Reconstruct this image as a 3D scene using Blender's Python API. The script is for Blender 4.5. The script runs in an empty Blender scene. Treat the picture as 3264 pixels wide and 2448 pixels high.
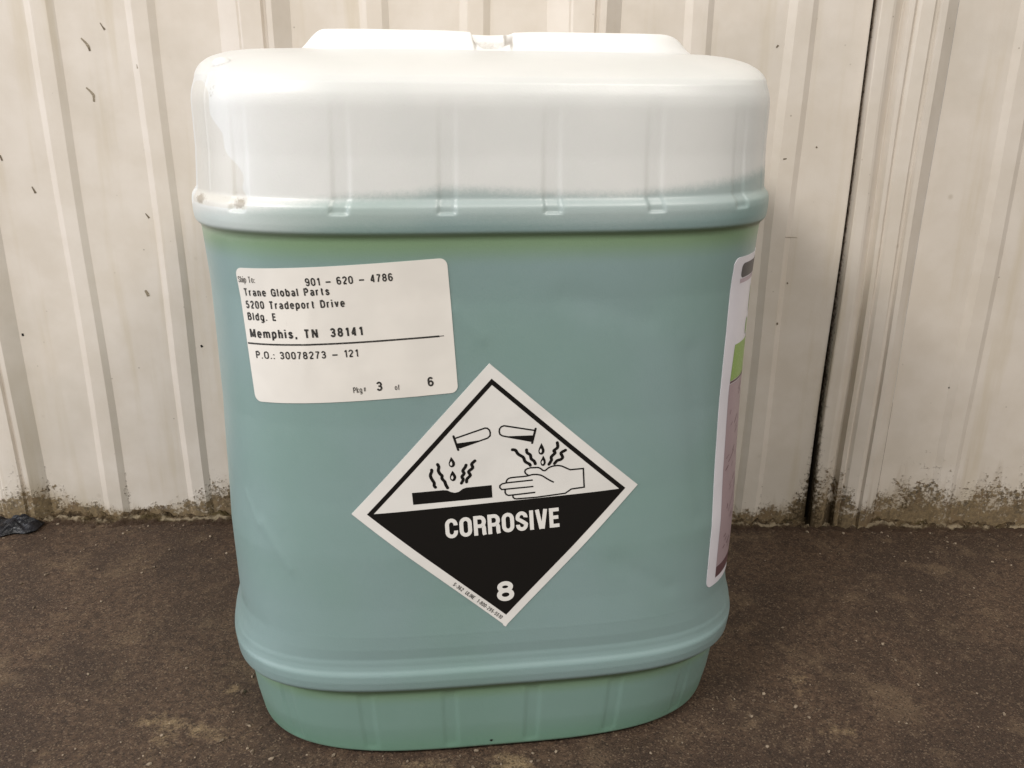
import bpy, bmesh, math, random
import numpy as np
from mathutils import Matrix, Vector, noise as mnoise

scene = bpy.context.scene
COL = scene.collection
RAD = math.radians
random.seed(7)

# ------------------------------------------------------------------ camera
cam_d = bpy.data.cameras.new("camera")
cam_d.sensor_width = 36
cam_d.lens = 30.43
cam_d.clip_start = .02
cam_d.clip_end = 50
cam = bpy.data.objects.new("camera", cam_d)
COL.objects.link(cam)
cam.matrix_world = (Matrix.Translation((0, -.66, .357)) @ Matrix.Rotation(RAD(90 - 19.4), 4, 'X')
                    @ Matrix.Rotation(RAD(.6), 4, 'Z'))
scene.camera = cam

# ------------------------------------------------------------------ world and lamps (indoor shop light)
world = bpy.data.worlds.new("World")
scene.world = world
world.use_nodes = True
bg = world.node_tree.nodes['Background']
bg.inputs[0].default_value = (1.0, .975, .94, 1)
bg.inputs[1].default_value = .27


def area(name, loc, target, sx, sy, power, color):
    d = bpy.data.lights.new(name, 'AREA')
    d.shape = 'RECTANGLE'
    d.size, d.size_y = sx, sy
    d.energy = power
    d.color = color
    o = bpy.data.objects.new(name, d)
    COL.objects.link(o)
    o.location = loc
    o.rotation_euler = (Vector(target) - Vector(loc)).to_track_quat('-Z', 'Y').to_euler()
    return o


area("ceiling_lamp", (-1.6, -1.9, 2.1), (-.05, -.1, .2), 1.0, .35, 61, (1, .97, .925))
area("ceiling_lamp", (1.2, -1.8, 2.2), (0, -.1, .2), 1.0, .35, 37, (1, .96, .90))
area("cool_side_light", (-2.0, -.85, .75), (0, -.15, .2), 1.3, 1.5, 19, (.86, .90, 1))  # unseen cool light, added at left to give the jug its sheen

scene.view_settings.view_transform = 'Standard'
scene.view_settings.look = 'None'
scene.view_settings.exposure = 0
scene.view_settings.gamma = 1
scene.render.resolution_x, scene.render.resolution_y = 1024, 768
scene.render.engine = 'CYCLES'


# ------------------------------------------------------------------ helpers
def srgb(r, g, b):
    f = lambda c: (c / 255 / 12.92) if c <= 10 else ((c / 255 + .055) / 1.055) ** 2.4
    return (f(r), f(g), f(b), 1)


class Mat:
    def __init__(self, name, rough=.5, spec=.5):
        self.m = bpy.data.materials.new(name)
        self.m.use_nodes = True
        self.t = self.m.node_tree
        self.b = self.t.nodes['Principled BSDF']
        self.b.inputs['Roughness'].default_value = rough
        self.b.inputs['Specular IOR Level'].default_value = spec
        self.co = None

    def node(self, typ, **kw):
        n = self.t.nodes.new(typ)
        for k, v in kw.items():
            setattr(n, k, v)
        return n

    def link(self, a, b):
        self.t.links.new(a, b)

    def inp(self, s, v):
        if v is None:
            return
        if hasattr(v, 'is_linked'):
            self.link(v, s)
        else:
            s.default_value = v

    def coord(self):
        if not self.co:
            self.co = self.node('ShaderNodeTexCoord').outputs['Object']
        return self.co

    def noise(self, scale, detail=4, rough=.55, vec=None, stretch=None, dist=0):
        n = self.node('ShaderNodeTexNoise')
        v = vec or self.coord()
        if stretch:
            mp = self.node('ShaderNodeMapping')
            mp.inputs['Scale'].default_value = stretch
            self.link(v, mp.inputs['Vector'])
            v = mp.outputs[0]
        self.link(v, n.inputs['Vector'])
        n.inputs['Scale'].default_value = scale
        n.inputs['Detail'].default_value = detail
        n.inputs['Roughness'].default_value = rough
        n.inputs['Distortion'].default_value = dist
        return n.outputs[0]

    def voro(self, scale):
        n = self.node('ShaderNodeTexVoronoi')
        self.link(self.coord(), n.inputs['Vector'])
        n.inputs['Scale'].default_value = scale
        return n

    def math(self, op, a, b=None, c=None, clamp=False):
        n = self.node('ShaderNodeMath', operation=op, use_clamp=clamp)
        for i, v in enumerate((a, b, c)):
            self.inp(n.inputs[i], v)
        return n.outputs[0]

    def step(self, v, lo, hi, a=0., b=1.):
        n = self.node('ShaderNodeMapRange', interpolation_type='SMOOTHSTEP')
        self.inp(n.inputs[0], v)
        n.inputs[1].default_value = lo
        n.inputs[2].default_value = hi
        n.inputs[3].default_value = a
        n.inputs[4].default_value = b
        return n.outputs[0]

    def mix(self, fac, a, b, mode='MIX'):
        n = self.node('ShaderNodeMix', data_type='RGBA', blend_type=mode)
        self.inp(n.inputs[0], fac)
        self.inp(n.inputs[6], a)
        self.inp(n.inputs[7], b)
        return n.outputs[2]

    def attr(self, name):
        return self.node('ShaderNodeAttribute', attribute_name=name).outputs['Fac']

    def bump(self, h, strength, dist):
        n = self.node('ShaderNodeBump')
        n.inputs['Strength'].default_value = strength
        n.inputs['Distance'].default_value = dist
        self.link(h, n.inputs['Height'])
        self.link(n.outputs[0], self.b.inputs['Normal'])

    def color(self, v):
        self.inp(self.b.inputs['Base Color'], v)


def link_mesh(name, me, mat, parent=None, smooth=True):
    o = bpy.data.objects.new(name, me)
    COL.objects.link(o)
    if mat:
        me.materials.append(mat)
    if parent:
        o.parent = parent
    if smooth:
        me.polygons.foreach_set('use_smooth', [True] * len(me.polygons))
    return o


def empty(name, label, cat, loc=(0, 0, 0), rot=0):
    o = bpy.data.objects.new(name, None)
    COL.objects.link(o)
    o.location = loc
    o.rotation_euler = (0, 0, rot)
    o['label'] = label
    o['category'] = cat
    return o


def set_attr(me, name, vals):
    a = me.attributes.new(name, 'FLOAT', 'POINT')
    a.data.foreach_set('value', np.asarray(vals, dtype=np.float32).ravel())


def grid_mesh(name, P, closed=False):
    """P: rows x cols x 3 points"""
    nr, nc = P.shape[:2]
    idx = np.arange(nr * nc).reshape(nr, nc)
    if closed:
        nx = np.roll(idx, -1, 1)
        q = np.stack([idx[:-1], nx[:-1], nx[1:], idx[1:]], -1).reshape(-1, 4)
    else:
        q = np.stack([idx[:-1, :-1], idx[:-1, 1:], idx[1:, 1:], idx[1:, :-1]], -1).reshape(-1, 4)
    me = bpy.data.meshes.new(name)
    me.from_pydata(P.reshape(-1, 3).tolist(), [], q.tolist())
    return me


def sstep(x, a, b):
    t = np.clip((np.asarray(x, float) - a) / (b - a), 0, 1)
    return t * t * (3 - 2 * t)


# ------------------------------------------------------------------ materials
# painted steel wall
M = Mat("cream_wall_paint", .42, .35)
gr = M.attr('grime')
n1 = M.noise(330, 5, .65)
n2 = M.noise(26, 4, .6)
n3 = M.noise(900, 3, .6)
base = M.mix(M.step(n2, .3, .7), srgb(216, 207, 196), srgb(208, 198, 185))
streak = M.noise(30, 4, .6, stretch=(1.6, 1.6, .12))
base = M.mix(M.step(streak, .52, .72, 0, .42), base, srgb(192, 178, 152))
base = M.mix(M.step(M.noise(7, 5, .6), .52, .68, 0, .30), base, srgb(184, 176, 162))
vo = M.voro(95)
spk = M.math('MULTIPLY', M.step(vo.outputs['Distance'], .035, .075, 1, 0), M.step(n2, .5, .6))
base = M.mix(M.math('MULTIPLY', spk, .55), base, srgb(112, 98, 78))
vo2 = M.voro(34)
spk2 = M.math('MULTIPLY', M.step(vo2.outputs['Distance'], .02, .10, 1, 0), M.step(M.noise(14, 2), .5, .6))
base = M.mix(M.math('MULTIPLY', spk2, .35), base, srgb(150, 136, 112))
film = M.math('ADD', gr, M.math('MULTIPLY', M.math('SUBTRACT', n2, .5), .6))
base = M.mix(M.step(film, .35, 1.15, 0, .45), base, srgb(158, 142, 110))
core = M.math('ADD', gr, M.math('MULTIPLY', M.math('SUBTRACT', n1, .5), 1.5))
core = M.math('ADD', core, M.math('MULTIPLY', M.math('SUBTRACT', M.noise(75, 5, .65), .5), 1.6))
moss = M.mix(M.step(M.noise(300, 5, .8), .42, .58), srgb(44, 34, 20), srgb(116, 98, 68))
moss = M.mix(M.step(M.noise(60, 4, .7), .52, .62, 0, .6), moss, srgb(88, 62, 36))
moss = M.mix(M.step(M.noise(260, 3, .6), .6, .7, 0, .8), moss, srgb(176, 160, 130))
base = M.mix(M.step(core, .58, .86, 0, .92), base, moss)
vst = M.noise(120, 4, .6, stretch=(1, 1, .10))
base = M.mix(M.step(M.math('ADD', M.math('MULTIPLY', gr, .9), M.math('MULTIPLY', M.math('SUBTRACT', vst, .5), 1.6)), .35, .95, 0, .45), base, srgb(138, 118, 88))
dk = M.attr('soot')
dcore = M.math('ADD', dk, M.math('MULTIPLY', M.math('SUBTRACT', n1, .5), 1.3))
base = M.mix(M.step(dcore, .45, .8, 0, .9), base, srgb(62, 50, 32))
M.color(base)
M.inp(M.b.inputs['Roughness'], M.step(core, .4, .9, .42, .9))
hb = M.math('ADD', M.math('MULTIPLY', M.step(core, .5, .9), 1.0), M.math('MULTIPLY', n3, .18))
M.bump(hb, .55, .0008)
MWALL = M.m

M = Mat("wall_cavity_dark", .9, .1)
M.color(srgb(38, 30, 20))
MGAP = M.m

# crusty grime bead along the wall foot
M = Mat("mossy_grime_crust", .9, .2)
a1 = M.noise(160, 6, .75)
a2 = M.noise(420, 5, .75)
a3 = M.noise(38, 3, .6, stretch=(1, 2.5, 1))
c = M.mix(M.step(a1, .38, .62), srgb(58, 46, 32), srgb(112, 94, 70))
c = M.mix(M.step(a3, .5, .7, 0, .7), c, srgb(88, 76, 44))
c = M.mix(M.step(a2, .56, .68, 0, .85), c, srgb(178, 160, 132))
c = M.mix(M.step(a2, .28, .42, .85, 0), c, srgb(44, 34, 20))
fl_ = M.attr('floorward')
c = M.mix(M.step(M.math('ADD', fl_, M.math('MULTIPLY', M.math('SUBTRACT', a1, .5), .9)), .45, .75), c, srgb(74, 58, 46))
c = M.mix(M.math('MULTIPLY', M.math('MULTIPLY', M.step(fl_, .36, .44), M.step(fl_, .60, .50)), M.step(M.noise(70, 4, .7), .42, .55, 0, .8)), c, srgb(176, 160, 134))
M.color(c)
M.bump(a2, 1., .003)
MCRUST = M.m

# floor
M = Mat("brown_concrete", .62, .38)
f1 = M.noise(9, 5, .6)
f2 = M.noise(170, 7, .8)
f3 = M.noise(800, 4, .8)
f5 = M.noise(34, 6, .7)
c = M.mix(M.step(f2, .36, .64), srgb(58, 43, 33), srgb(93, 73, 57))
c = M.mix(M.step(f1, .44, .60, 0, .65), c, srgb(56, 42, 33))
c = M.mix(M.step(f5, .53, .66, 0, .5), c, srgb(108, 89, 69))
c = M.mix(M.step(M.noise(16, 5, .65), .56, .68, 0, .30), c, srgb(128, 108, 84))
c = M.mix(M.step(f3, .54, .70, 0, .55), c, srgb(124, 106, 88))
c = M.mix(M.step(f3, .30, .44, .7, 0), c, srgb(36, 28, 22))
tan = M.attr('tan')
tanm = M.math('ADD', tan, M.math('MULTIPLY', M.math('SUBTRACT', f5, .5), 1.9))
tanm = M.math('ADD', tanm, M.math('MULTIPLY', M.math('SUBTRACT', f2, .5), .9))
c = M.mix(M.step(tanm, .42, .85, 0, .62), c, M.mix(M.step(f3, .35, .65), srgb(126, 104, 74), srgb(172, 150, 116)))
gv = M.voro(1100)
gs = M.node('ShaderNodeSeparateColor')
M.link(gv.outputs['Color'], gs.inputs[0])
gsel = gs.outputs[0]
c = M.mix(M.math('MULTIPLY', M.step(gsel, .82, .99), .36), c, srgb(146, 126, 104))
c = M.mix(M.math('MULTIPLY', M.step(gsel, .22, .03), .6), c, srgb(34, 27, 20))
vs = M.voro(210)
chip = M.math('MULTIPLY', M.step(vs.outputs['Distance'], .05, .12, 1, 0), M.step(M.node('ShaderNodeSeparateColor').inputs[0] and f5, .5, .62))
c = M.mix(M.math('MULTIPLY', chip, .55), c, srgb(190, 172, 150))
M.color(c)
M.inp(M.b.inputs['Roughness'], M.step(f5, .3, .7, .52, .8))
hb = M.math('ADD', M.math('MULTIPLY', f3, .5), M.math('MULTIPLY', f2, .5))
hb = M.math('ADD', hb, M.math('MULTIPLY', gsel, .35))
M.bump(hb, .8, .0014)
MFLOOR = M.m

# translucent jug plastic, tinted where the liquid stands behind it
M = Mat("translucent_jug_plastic", .40, .6)
lev = M.attr('level')          # mm above the liquid line
grv = M.attr('groove')
bas = M.attr('base')
bpatch = M.attr('beige_patch')
fz = M.noise(520, 4, .8)
fz2 = M.noise(16, 3, .5)
lm = M.math('ADD', lev, M.math('MULTIPLY', M.math('SUBTRACT', fz, .5), 4.2))
lm = M.math('ADD', lm, M.math('MULTIPLY', M.math('SUBTRACT', fz2, .5), 2.0))
wet = M.math('ADD', M.step(lm, -3.6, 3.2, .70, 0), M.step(lm, -18, -7, .30, 0))
dry = M.mix(M.step(fz2, .35, .65), srgb(216, 217, 214), srgb(222, 222, 219))
teal = M.mix(M.step(M.noise(11, 2, .5), .35, .65), srgb(129, 155, 150), srgb(134, 157, 156))
teal = M.mix(bas, teal, srgb(112, 149, 130))
teal = M.mix(grv, teal, srgb(120, 148, 88))
teal = M.mix(M.math('MULTIPLY', M.attr('pale'), .6), teal, srgb(206, 216, 212))  # pale sheen of the left rib mixed into the colour
c = M.mix(wet, dry, teal)
sc = M.math('ADD', bpatch, M.math('MULTIPLY', M.math('SUBTRACT', M.noise(120, 4, .6), .5), .5))
c = M.mix(M.step(sc, .25, .65, 0, .42), c, srgb(200, 192, 176))
sd = M.attr('soil_or_shade')
so = M.math('ADD', sd, M.math('MULTIPLY', M.math('SUBTRACT', M.noise(520, 5, .75), .5), 1.5))
c = M.mix(M.step(so, .5, .9, 0, .65), c, srgb(134, 120, 98))
M.color(c)
M.b.inputs['Coat Weight'].default_value = .35
M.b.inputs['Coat Roughness'].default_value = .40
M.b.inputs['Subsurface Weight'].default_value = .35
M.b.inputs['Subsurface Radius'].default_value = (.9, 1.0, .9)
M.b.inputs['Subsurface Scale'].default_value = .010
M.inp(M.b.inputs['Roughness'], M.step(M.noise(60, 4, .6), .3, .7, .36, .46))
M.bump(M.noise(1100, 3, .6), .12, .0006)
MJUG = M.m

M = Mat("white_jug_plastic", .42, .45)
M.color(srgb(238, 237, 234))
M.b.inputs['Subsurface Weight'].default_value = .35
M.b.inputs['Subsurface Radius'].default_value = (1, .95, .9)
M.b.inputs['Subsurface Scale'].default_value = .006
cv = M.attr('soil_or_shade')  # on the deck this carries the painted pocket shade
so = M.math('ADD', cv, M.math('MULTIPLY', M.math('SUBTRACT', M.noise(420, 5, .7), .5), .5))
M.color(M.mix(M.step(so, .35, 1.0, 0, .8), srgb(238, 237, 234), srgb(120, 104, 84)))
M.bump(M.noise(1100, 3, .6), .10, .0006)
MHANDLE = M.m


def paper(name, col, rough=.45, spec=.4, var=.06):
    M = Mat(name, rough, spec)
    n = M.noise(35, 3, .5)
    col2 = tuple(x * (1 - var) for x in col[:3]) + (1,)
    M.color(M.mix(M.step(n, .35, .65), col, col2))
    M.bump(M.noise(45, 2, .5), .22, .0014)
    return M.m


MPAPER = paper("label_paper", srgb(232, 227, 219), .5)
MDIAM = paper("hazard_label_paper", srgb(228, 225, 220), .38)
MSIDE = paper("glossy_label_paper", srgb(226, 222, 228), .35)


def ink(name, col, rough=.4, noisy=0, col2=None):
    M = Mat(name, rough, .4)
    if noisy:
        M.color(M.mix(M.step(M.noise(900, 3, .6), .5, .75, 0, noisy), col, col2 or srgb(200, 195, 185)))
    else:
        M.color(col)
    return M.m


MINK = ink("black_ink", srgb(22, 21, 20), .32)
MINK2 = ink("typed_ink", srgb(48, 46, 44), .5, .25)
MINKG = ink("grey_ink", srgb(96, 92, 88), .5, .35)
MWINK = ink("white_print", srgb(228, 225, 220), .4)
MLIME = ink("lime_print", srgb(140, 168, 92), .4, .6, srgb(180, 198, 138))
MMAUVE = ink("mauve_print", srgb(166, 146, 150), .4, .3, srgb(180, 160, 164))
MMAROON = ink("maroon_print", srgb(98, 70, 74), .4)
MCHAR = ink("charcoal_print", srgb(76, 72, 74), .4, .3, srgb(120, 116, 118))
MLILAC = ink("lilac_print", srgb(182, 164, 172), .4)
MSPOT = ink("dark_spot", srgb(20, 18, 14), .8)
MSTAIN = ink("brown_stain", srgb(136, 124, 104), .6, .9, srgb(182, 170, 150))
MSTAIND = ink("dark_stain", srgb(104, 92, 74), .7, .5, srgb(120, 108, 88))
MSCR = ink("scratch_line", srgb(150, 138, 118), .7)

# black crumpled plastic
M = Mat("black_plastic_film", .34, .25)
M.color(M.mix(M.step(M.noise(60, 4), .4, .7), srgb(14, 14, 16), srgb(34, 33, 38)))
M.bump(M.noise(160, 4, .6), .5, .002)
MFILM = M.m
M = Mat("pale_grit", .8, .3)
M.color(M.mix(M.step(M.noise(130, 2), .4, .6), srgb(150, 134, 116), srgb(92, 78, 64)))
MGRIT = M.m

# ------------------------------------------------------------------ floor
def floor():
    xs = np.concatenate([[-4, -2, -1.2], np.arange(-.7, .7001, .01), [1.2, 2, 4]])
    ys = np.concatenate([[-4, -2, -1.2], np.arange(-.7, .0601, .01), [.3]])
    X, Y = np.meshgrid(xs, ys)
    P = np.stack([X, Y, np.zeros_like(X)], -1)
    me = grid_mesh('floor', P)
    tan = np.zeros_like(X)
    for (cx, cy, rx, ry, s) in [(-.168, -.218, .018, .016, .75), (-.20, -.250, .05, .02, .52), (-.160, -.262, .06, .014, .45),
                                (-.045, -.285, .035, .014, .60), (.000, -.279, .022, .012, .85), (.192, -.250, .020, .016, .68),
                                (.180, -.210, .022, .013, .55), (-.23, -.27, .05, .02, .35), (-.35, -.10, .10, .05, .18), (.095, -.277, .02, .01, .35)]:
        tan = np.maximum(tan, s * np.exp(-((X - cx) / rx) ** 2 - ((Y - cy) / ry) ** 2))
    set_attr(me, 'tan', tan)
    o = link_mesh('floor', me, MFLOOR)
    o['kind'] = 'structure'


floor()

# ------------------------------------------------------------------ wall
MAJ = [-.6245 - .0, -.391, -.158, .074, .309, .542, .775]
MIN = [-.556, -.486, -.325, -.2535, -.090, -.019, .139, .211, .374, .445, .61, .68]


def profile(x):
    """protrusion of the sheet towards the room, metres"""
    h = 0.
    for R in MAJ:
        d = R - x
        if 0 <= d < .052:
            pts = [(0, 0), (.0108, .0085), (.0145, .0085), (.0155, .0058), (.0178, .0058), (.0188, .0078), (.0335, .0078), (.0350, .0070), (.0365, .0072), (.052, 0)]
            h = max(h, float(np.interp(d, [p[0] for p in pts], [p[1] for p in pts])))
    for R in MIN:
        d = R - x
        if -.0005 <= d < .021:
            h = max(h, float(np.interp(d, [-.0005, .0042, .0150, .0205], [0, .0026, .0026, 0])))
    return h


def trim_profile(x):
    pts = [(.2535, .0060), (.2545, .0065), (.2620, .0065), (.2640, .0058), (.2700, .0010), (.2715, .0012), (.2735, .0062), (.2765, .0066),
           (.2785, .0048), (.2810, .0068), (.2895, .0078), (.2905, .0058), (.2932, .0058), (.2945, .0085), (.2982, .0085), (.309, 0)]
    return float(np.interp(x, [p[0] for p in pts], [p[1] for p in pts]))


gx = [-.70, -.4326, -.406, -.384, -.3626, -.3357, -.3039, -.2759, -.2546, -.234, -.21, .195, .226, .241, .2505, .2647, .28, .2924, .3117, .3217, .333, .347, .3687, .388, .402, .4308, .7]
gz = [.02, .022, .040, .030, .016, .010, .011, .017, .034, .047, .030, .014, .017, .028, .040, .052, .036, .022, .026, .036, .040, .048, .034, .034, .043, .040, .03]


def wall():
    root = empty('metal_wall', 'cream painted ribbed metal wall with mouldy foot behind the jug', 'wall', (0, 0, 0))
    zs = np.concatenate([np.arange(0, .07, .002), np.arange(.07, .46, .006), [.5, .6, .8, 1.1, 1.5]])

    def sheet(x0, x1, prof, edge_l=False, edge_r=False):
        xs = list(np.arange(x0, x1, .0022))
        for R in MAJ:
            xs += [R - d for d in (0, .0108, .0145, .0155, .0178, .0188, .0335, .035, .0365, .052)]
        for R in MIN:
            xs += [R - d for d in (-.0005, .0042, .0150, .0205)]
        xs += [.2535, .2545, .2620, .2640, .2700, .2715, .2735, .2765, .2785, .2810, .2895, .2905, .2932, .2945]
        xs = sorted(set(round(x, 5) for x in xs if x0 <= x <= x1) | {x0, x1})
        xs = [x for i, x in enumerate(xs) if i == 0 or x - xs[i - 1] > .00012]
        X, Z = np.meshgrid(xs, zs)
        H = np.tile(np.array([prof(x) for x in xs]), (len(zs), 1))
        soft = 1 - .35 * (sstep(Z, .30, .0))
        W = np.zeros_like(X)
        for i in range(X.shape[0]):
            for j in range(X.shape[1]):
                W[i, j] = mnoise.noise(Vector((X[i, j] * 9, 3.1, Z[i, j] * 3.5))) * .0011 + mnoise.noise(Vector((X[i, j] * 45, 7.7, Z[i, j] * 20))) * .00022
        P = np.stack([X, -(H + W), Z], -1)
        P[..., 0] += .0006 * np.sin(Z * 21 + X * 60)
        G = np.interp(X, gx, gz) * np.where(X > .1, 1.3, 1.08)
        g = 1.1 * np.exp(-np.clip(Z / (G * .95 + .002), 0, 9) ** 1.6)
        # dirt in the creases low down
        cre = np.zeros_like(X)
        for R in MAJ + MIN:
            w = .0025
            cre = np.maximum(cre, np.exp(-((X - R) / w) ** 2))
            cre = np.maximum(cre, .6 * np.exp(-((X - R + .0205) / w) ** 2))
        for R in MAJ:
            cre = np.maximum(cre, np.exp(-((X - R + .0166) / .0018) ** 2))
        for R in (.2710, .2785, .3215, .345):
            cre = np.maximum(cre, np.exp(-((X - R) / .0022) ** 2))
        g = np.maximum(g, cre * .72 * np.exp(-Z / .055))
        gap = np.exp(-np.abs(X - .252) / (.0035 + .016 * np.exp(-Z / .07)))
        soot = gap * (.18 + .85 * np.exp(-Z / .12))
        soot = np.maximum(soot, .95 * np.exp(-((X - .2695) / .007) ** 2) * np.exp(-(Z / .045) ** 2))
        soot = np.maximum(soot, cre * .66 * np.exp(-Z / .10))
        soot = np.maximum(soot, .75 * np.exp(-((X - .245) / .018) ** 2) * np.exp(-(Z / .035) ** 2))
        soot = np.maximum(soot, .62 * np.exp(-((X + .385) / .03) ** 2) * np.exp(-(Z / .022) ** 2))
        soot = np.maximum(soot, .6 * np.exp(-((X + .24) / .015) ** 2) * np.exp(-((Z - .02) / .022) ** 2))
        soot = np.maximum(soot, .6 * np.exp(-((X - .335) / .014) ** 2) * np.exp(-((Z - .02) / .022) ** 2))
        if edge_r:
            P = np.concatenate([P, P[:, -1:] + np.array([.0004, .014, 0])], 1)
            g = np.concatenate([g, g[:, -1:]], 1)
            soot = np.concatenate([soot, soot[:, -1:] + .5], 1)
        if edge_l:
            P = np.concatenate([P[:, :1] + np.array([-.0003, .014, 0]), P], 1)
            g = np.concatenate([g[:, :1], g], 1)
            soot = np.concatenate([soot[:, :1] + .5, soot], 1)
        me = grid_mesh('panel', P)
        set_attr(me, 'grime', g)
        set_attr(me, 'soot', soot)
        return me, P

    me, _ = sheet(-.72, .2502, profile, edge_r=True)
    o = link_mesh('panel', me, MWALL, root)
    o['label'] = 'ribbed sheet left of the dark vertical gap'
    me, _ = sheet(.2537, .309, trim_profile, edge_l=True)
    o = link_mesh('trim_strip', me, MWALL, root)
    me, _ = sheet(.3092, .72, profile)
    o = link_mesh('panel', me, MWALL, root)
    o['label'] = 'ribbed sheet right of the folded trim'
    for o in root.children:
        for p in o.data.polygons:
            pass
    # sharp folds: flat shading by angle
    for o in root.children:
        o.data.set_sharp_from_angle(angle=RAD(12))
    # dark cavity behind the open joint
    bm = bmesh.new()
    bmesh.ops.create_cube(bm, size=1, matrix=Matrix.Translation((.252, .022, .75)) @ Matrix.Diagonal((.05, .01, 1.5, 1)))
    me = bpy.data.meshes.new('backing_strip')
    bm.to_mesh(me)
    link_mesh('backing_strip', me, MGAP, root, False)

    # crusty bead
    xs = np.arange(-.70, .70, .0016)
    ts = np.linspace(0, 1, 26)
    X, T = np.meshgrid(xs, ts)
    P = np.zeros(X.shape + (3,))
    for i in range(X.shape[0]):
        for j in range(X.shape[1]):
            x, t = X[i, j], T[i, j]
            wdt = .012 + .007 * mnoise.noise(Vector((x * 25, 0, 0))) + .005 * mnoise.noise(Vector((x * 90, 2, 0))) + .0035 * mnoise.noise(Vector((x * 260, 4, 0)))
            wdt += .006 * math.exp(-((x + .36) / .06) ** 2) + .012 * math.exp(-((x + .42) / .02) ** 2)
            y = .004 - t * (wdt + .006)
            hgt = max(.0015, .0058 + .0050 * mnoise.noise(Vector((x * 30, 5, 0))) + .004 * mnoise.noise(Vector((x * 120, 6, 0))))
            f = max(0, 1 - t) ** .9
            z = hgt * f + (.0030 * f + .0012) * mnoise.fractal(Vector((x * 170, t * 5, 1)), .8, 2.2, 4) - .0016 * t
            P[i, j] = (x, y, z)
    P[-1, :, 2] = -.002
    me = grid_mesh('dirt_crust', P[::-1].copy())
    set_attr(me, 'floorward', T[::-1])
    o = link_mesh('dirt_crust', me, MCRUST, root)
    o['kind'] = 'stuff'

    # dried drips, flecks and scratches on the paint
    def surf_y(x, z):
        w = mnoise.noise(Vector((x * 9, 3.1, z * 3.5))) * .0011 + mnoise.noise(Vector((x * 45, 7.7, z * 20))) * .00022
        return -(profile(x) if (x < .2505 or x > .309) else trim_profile(x)) - w - .00022

    def ribbon(pts, widths, mat, name='stain'):
        pts = [Vector((p[0] / 1000, p[1] / 1000)) for p in pts]
        # resample
        q, w = [], []
        for i in range(len(pts) - 1):
            for k in range(5):
                t = k / 5
                q.append(pts[i].lerp(pts[i + 1], t))
                w.append(widths[i] + (widths[i + 1] - widths[i]) * t)
        q.append(pts[-1]); w.append(widths[-1])
        vs, fs = [], []
        for i, p in enumerate(q):
            d = (q[min(i + 1, len(q) - 1)] - q[max(i - 1, 0)]).normalized()
            n = Vector((-d.y, d.x)) * w[i] / 2000 * (1 + .25 * mnoise.noise(Vector((i * .9, p.x * 90, 0))))
            for s in (-1, 1):
                v = p + n * s
                vs.append((v.x, surf_y(v.x, v.y), v.y))
        for i in range(len(q) - 1):
            fs.append((2 * i, 2 * i + 1, 2 * i + 3, 2 * i + 2))
        me = bpy.data.meshes.new(name)
        me.from_pydata(vs, [], fs)
        link_mesh(name, me, mat, root)

    ribbon([(-308.4, 381.5), (-305.6, 378.5), (-304.0, 376.1), (-303.4, 373.3)], [.8, 1.6, 2.0, 1.2], MSTAIN)
    ribbon([(-303.9, 375.2), (-303.4, 373.0)], [1.2, 1.4], MSTAIND)
    ribbon([(-309.9, 348.3), (-307.6, 346.1), (-305.3, 343.2), (-305.7, 338.8)], [.9, 1.5, 1.8, 1.3], MSTAIN)
    ribbon([(-305.4, 340.8), (-305.6, 338.6)], [.5, 1.3], MSTAIND)
    ribbon([(-293.5, 391.7), (-292.2, 389.3), (-290.8, 387.2)], [.6, .7, 1.7], MSTAIND)
    ribbon([(-271.4, 404.5), (-270.5, 401.5)], [1.0, 1.1], MSTAIND)
    ribbon([(-270.6, 364.3), (-270.4, 361.5)], [.6, 1.1], MSTAIN)
    ribbon([(-381.1, 300.2), (-380.1, 296.2)], [1.2, 1.2], MSTAIND)
    ribbon([(-361.4, 277.5), (-359.4, 272.7)], [.8, 1.7], MSTAIND)
    ribbon([(-278.9, 258.4), (-276.5, 254.9)], [.6, 1.4], MSTAIND)
    ribbon([(-388.8, 162.9), (-388.7, 160.8)], [1.6, 1.8], MSPOT)
    ribbon([(-248.3, 154.6), (-247.3, 153.0)], [1.7, 1.9], MSPOT)
    ribbon([(-287.0, 198.8), (-285.6, 196.2), (-285.1, 194.0)], [1.6, 2.6, 2.2], MSTAIN)
    ribbon([(185.3, 380.0), (186.6, 381.6)], [.9, 1.3], MSTAIND)
    ribbon([(198.2, 303.4), (200.6, 303.8)], [1.0, .7], MSTAIND)
    ribbon([(222.0, 312.4), (222.9, 311.5)], [1.0, 1.0], MSTAIND)
    ribbon([(352.6, 126.0), (353.3, 124.9)], [1.0, 1.1], MSPOT)
    ribbon([(207.3, 178.9), (208.2, 177.2)], [1.2, 1.4], MSTAIND)
    ribbon([(212.3, 210.6), (212.9, 209.4)], [.9, .9], MSTAIND)
    ribbon([(265.9, 270), (266.6, 225), (267.2, 175)], [.25, .5, .15], MSCR)
    ribbon([(206, 246), (216, 245.2)], [.3, .3], MSCR)


wall()

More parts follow.
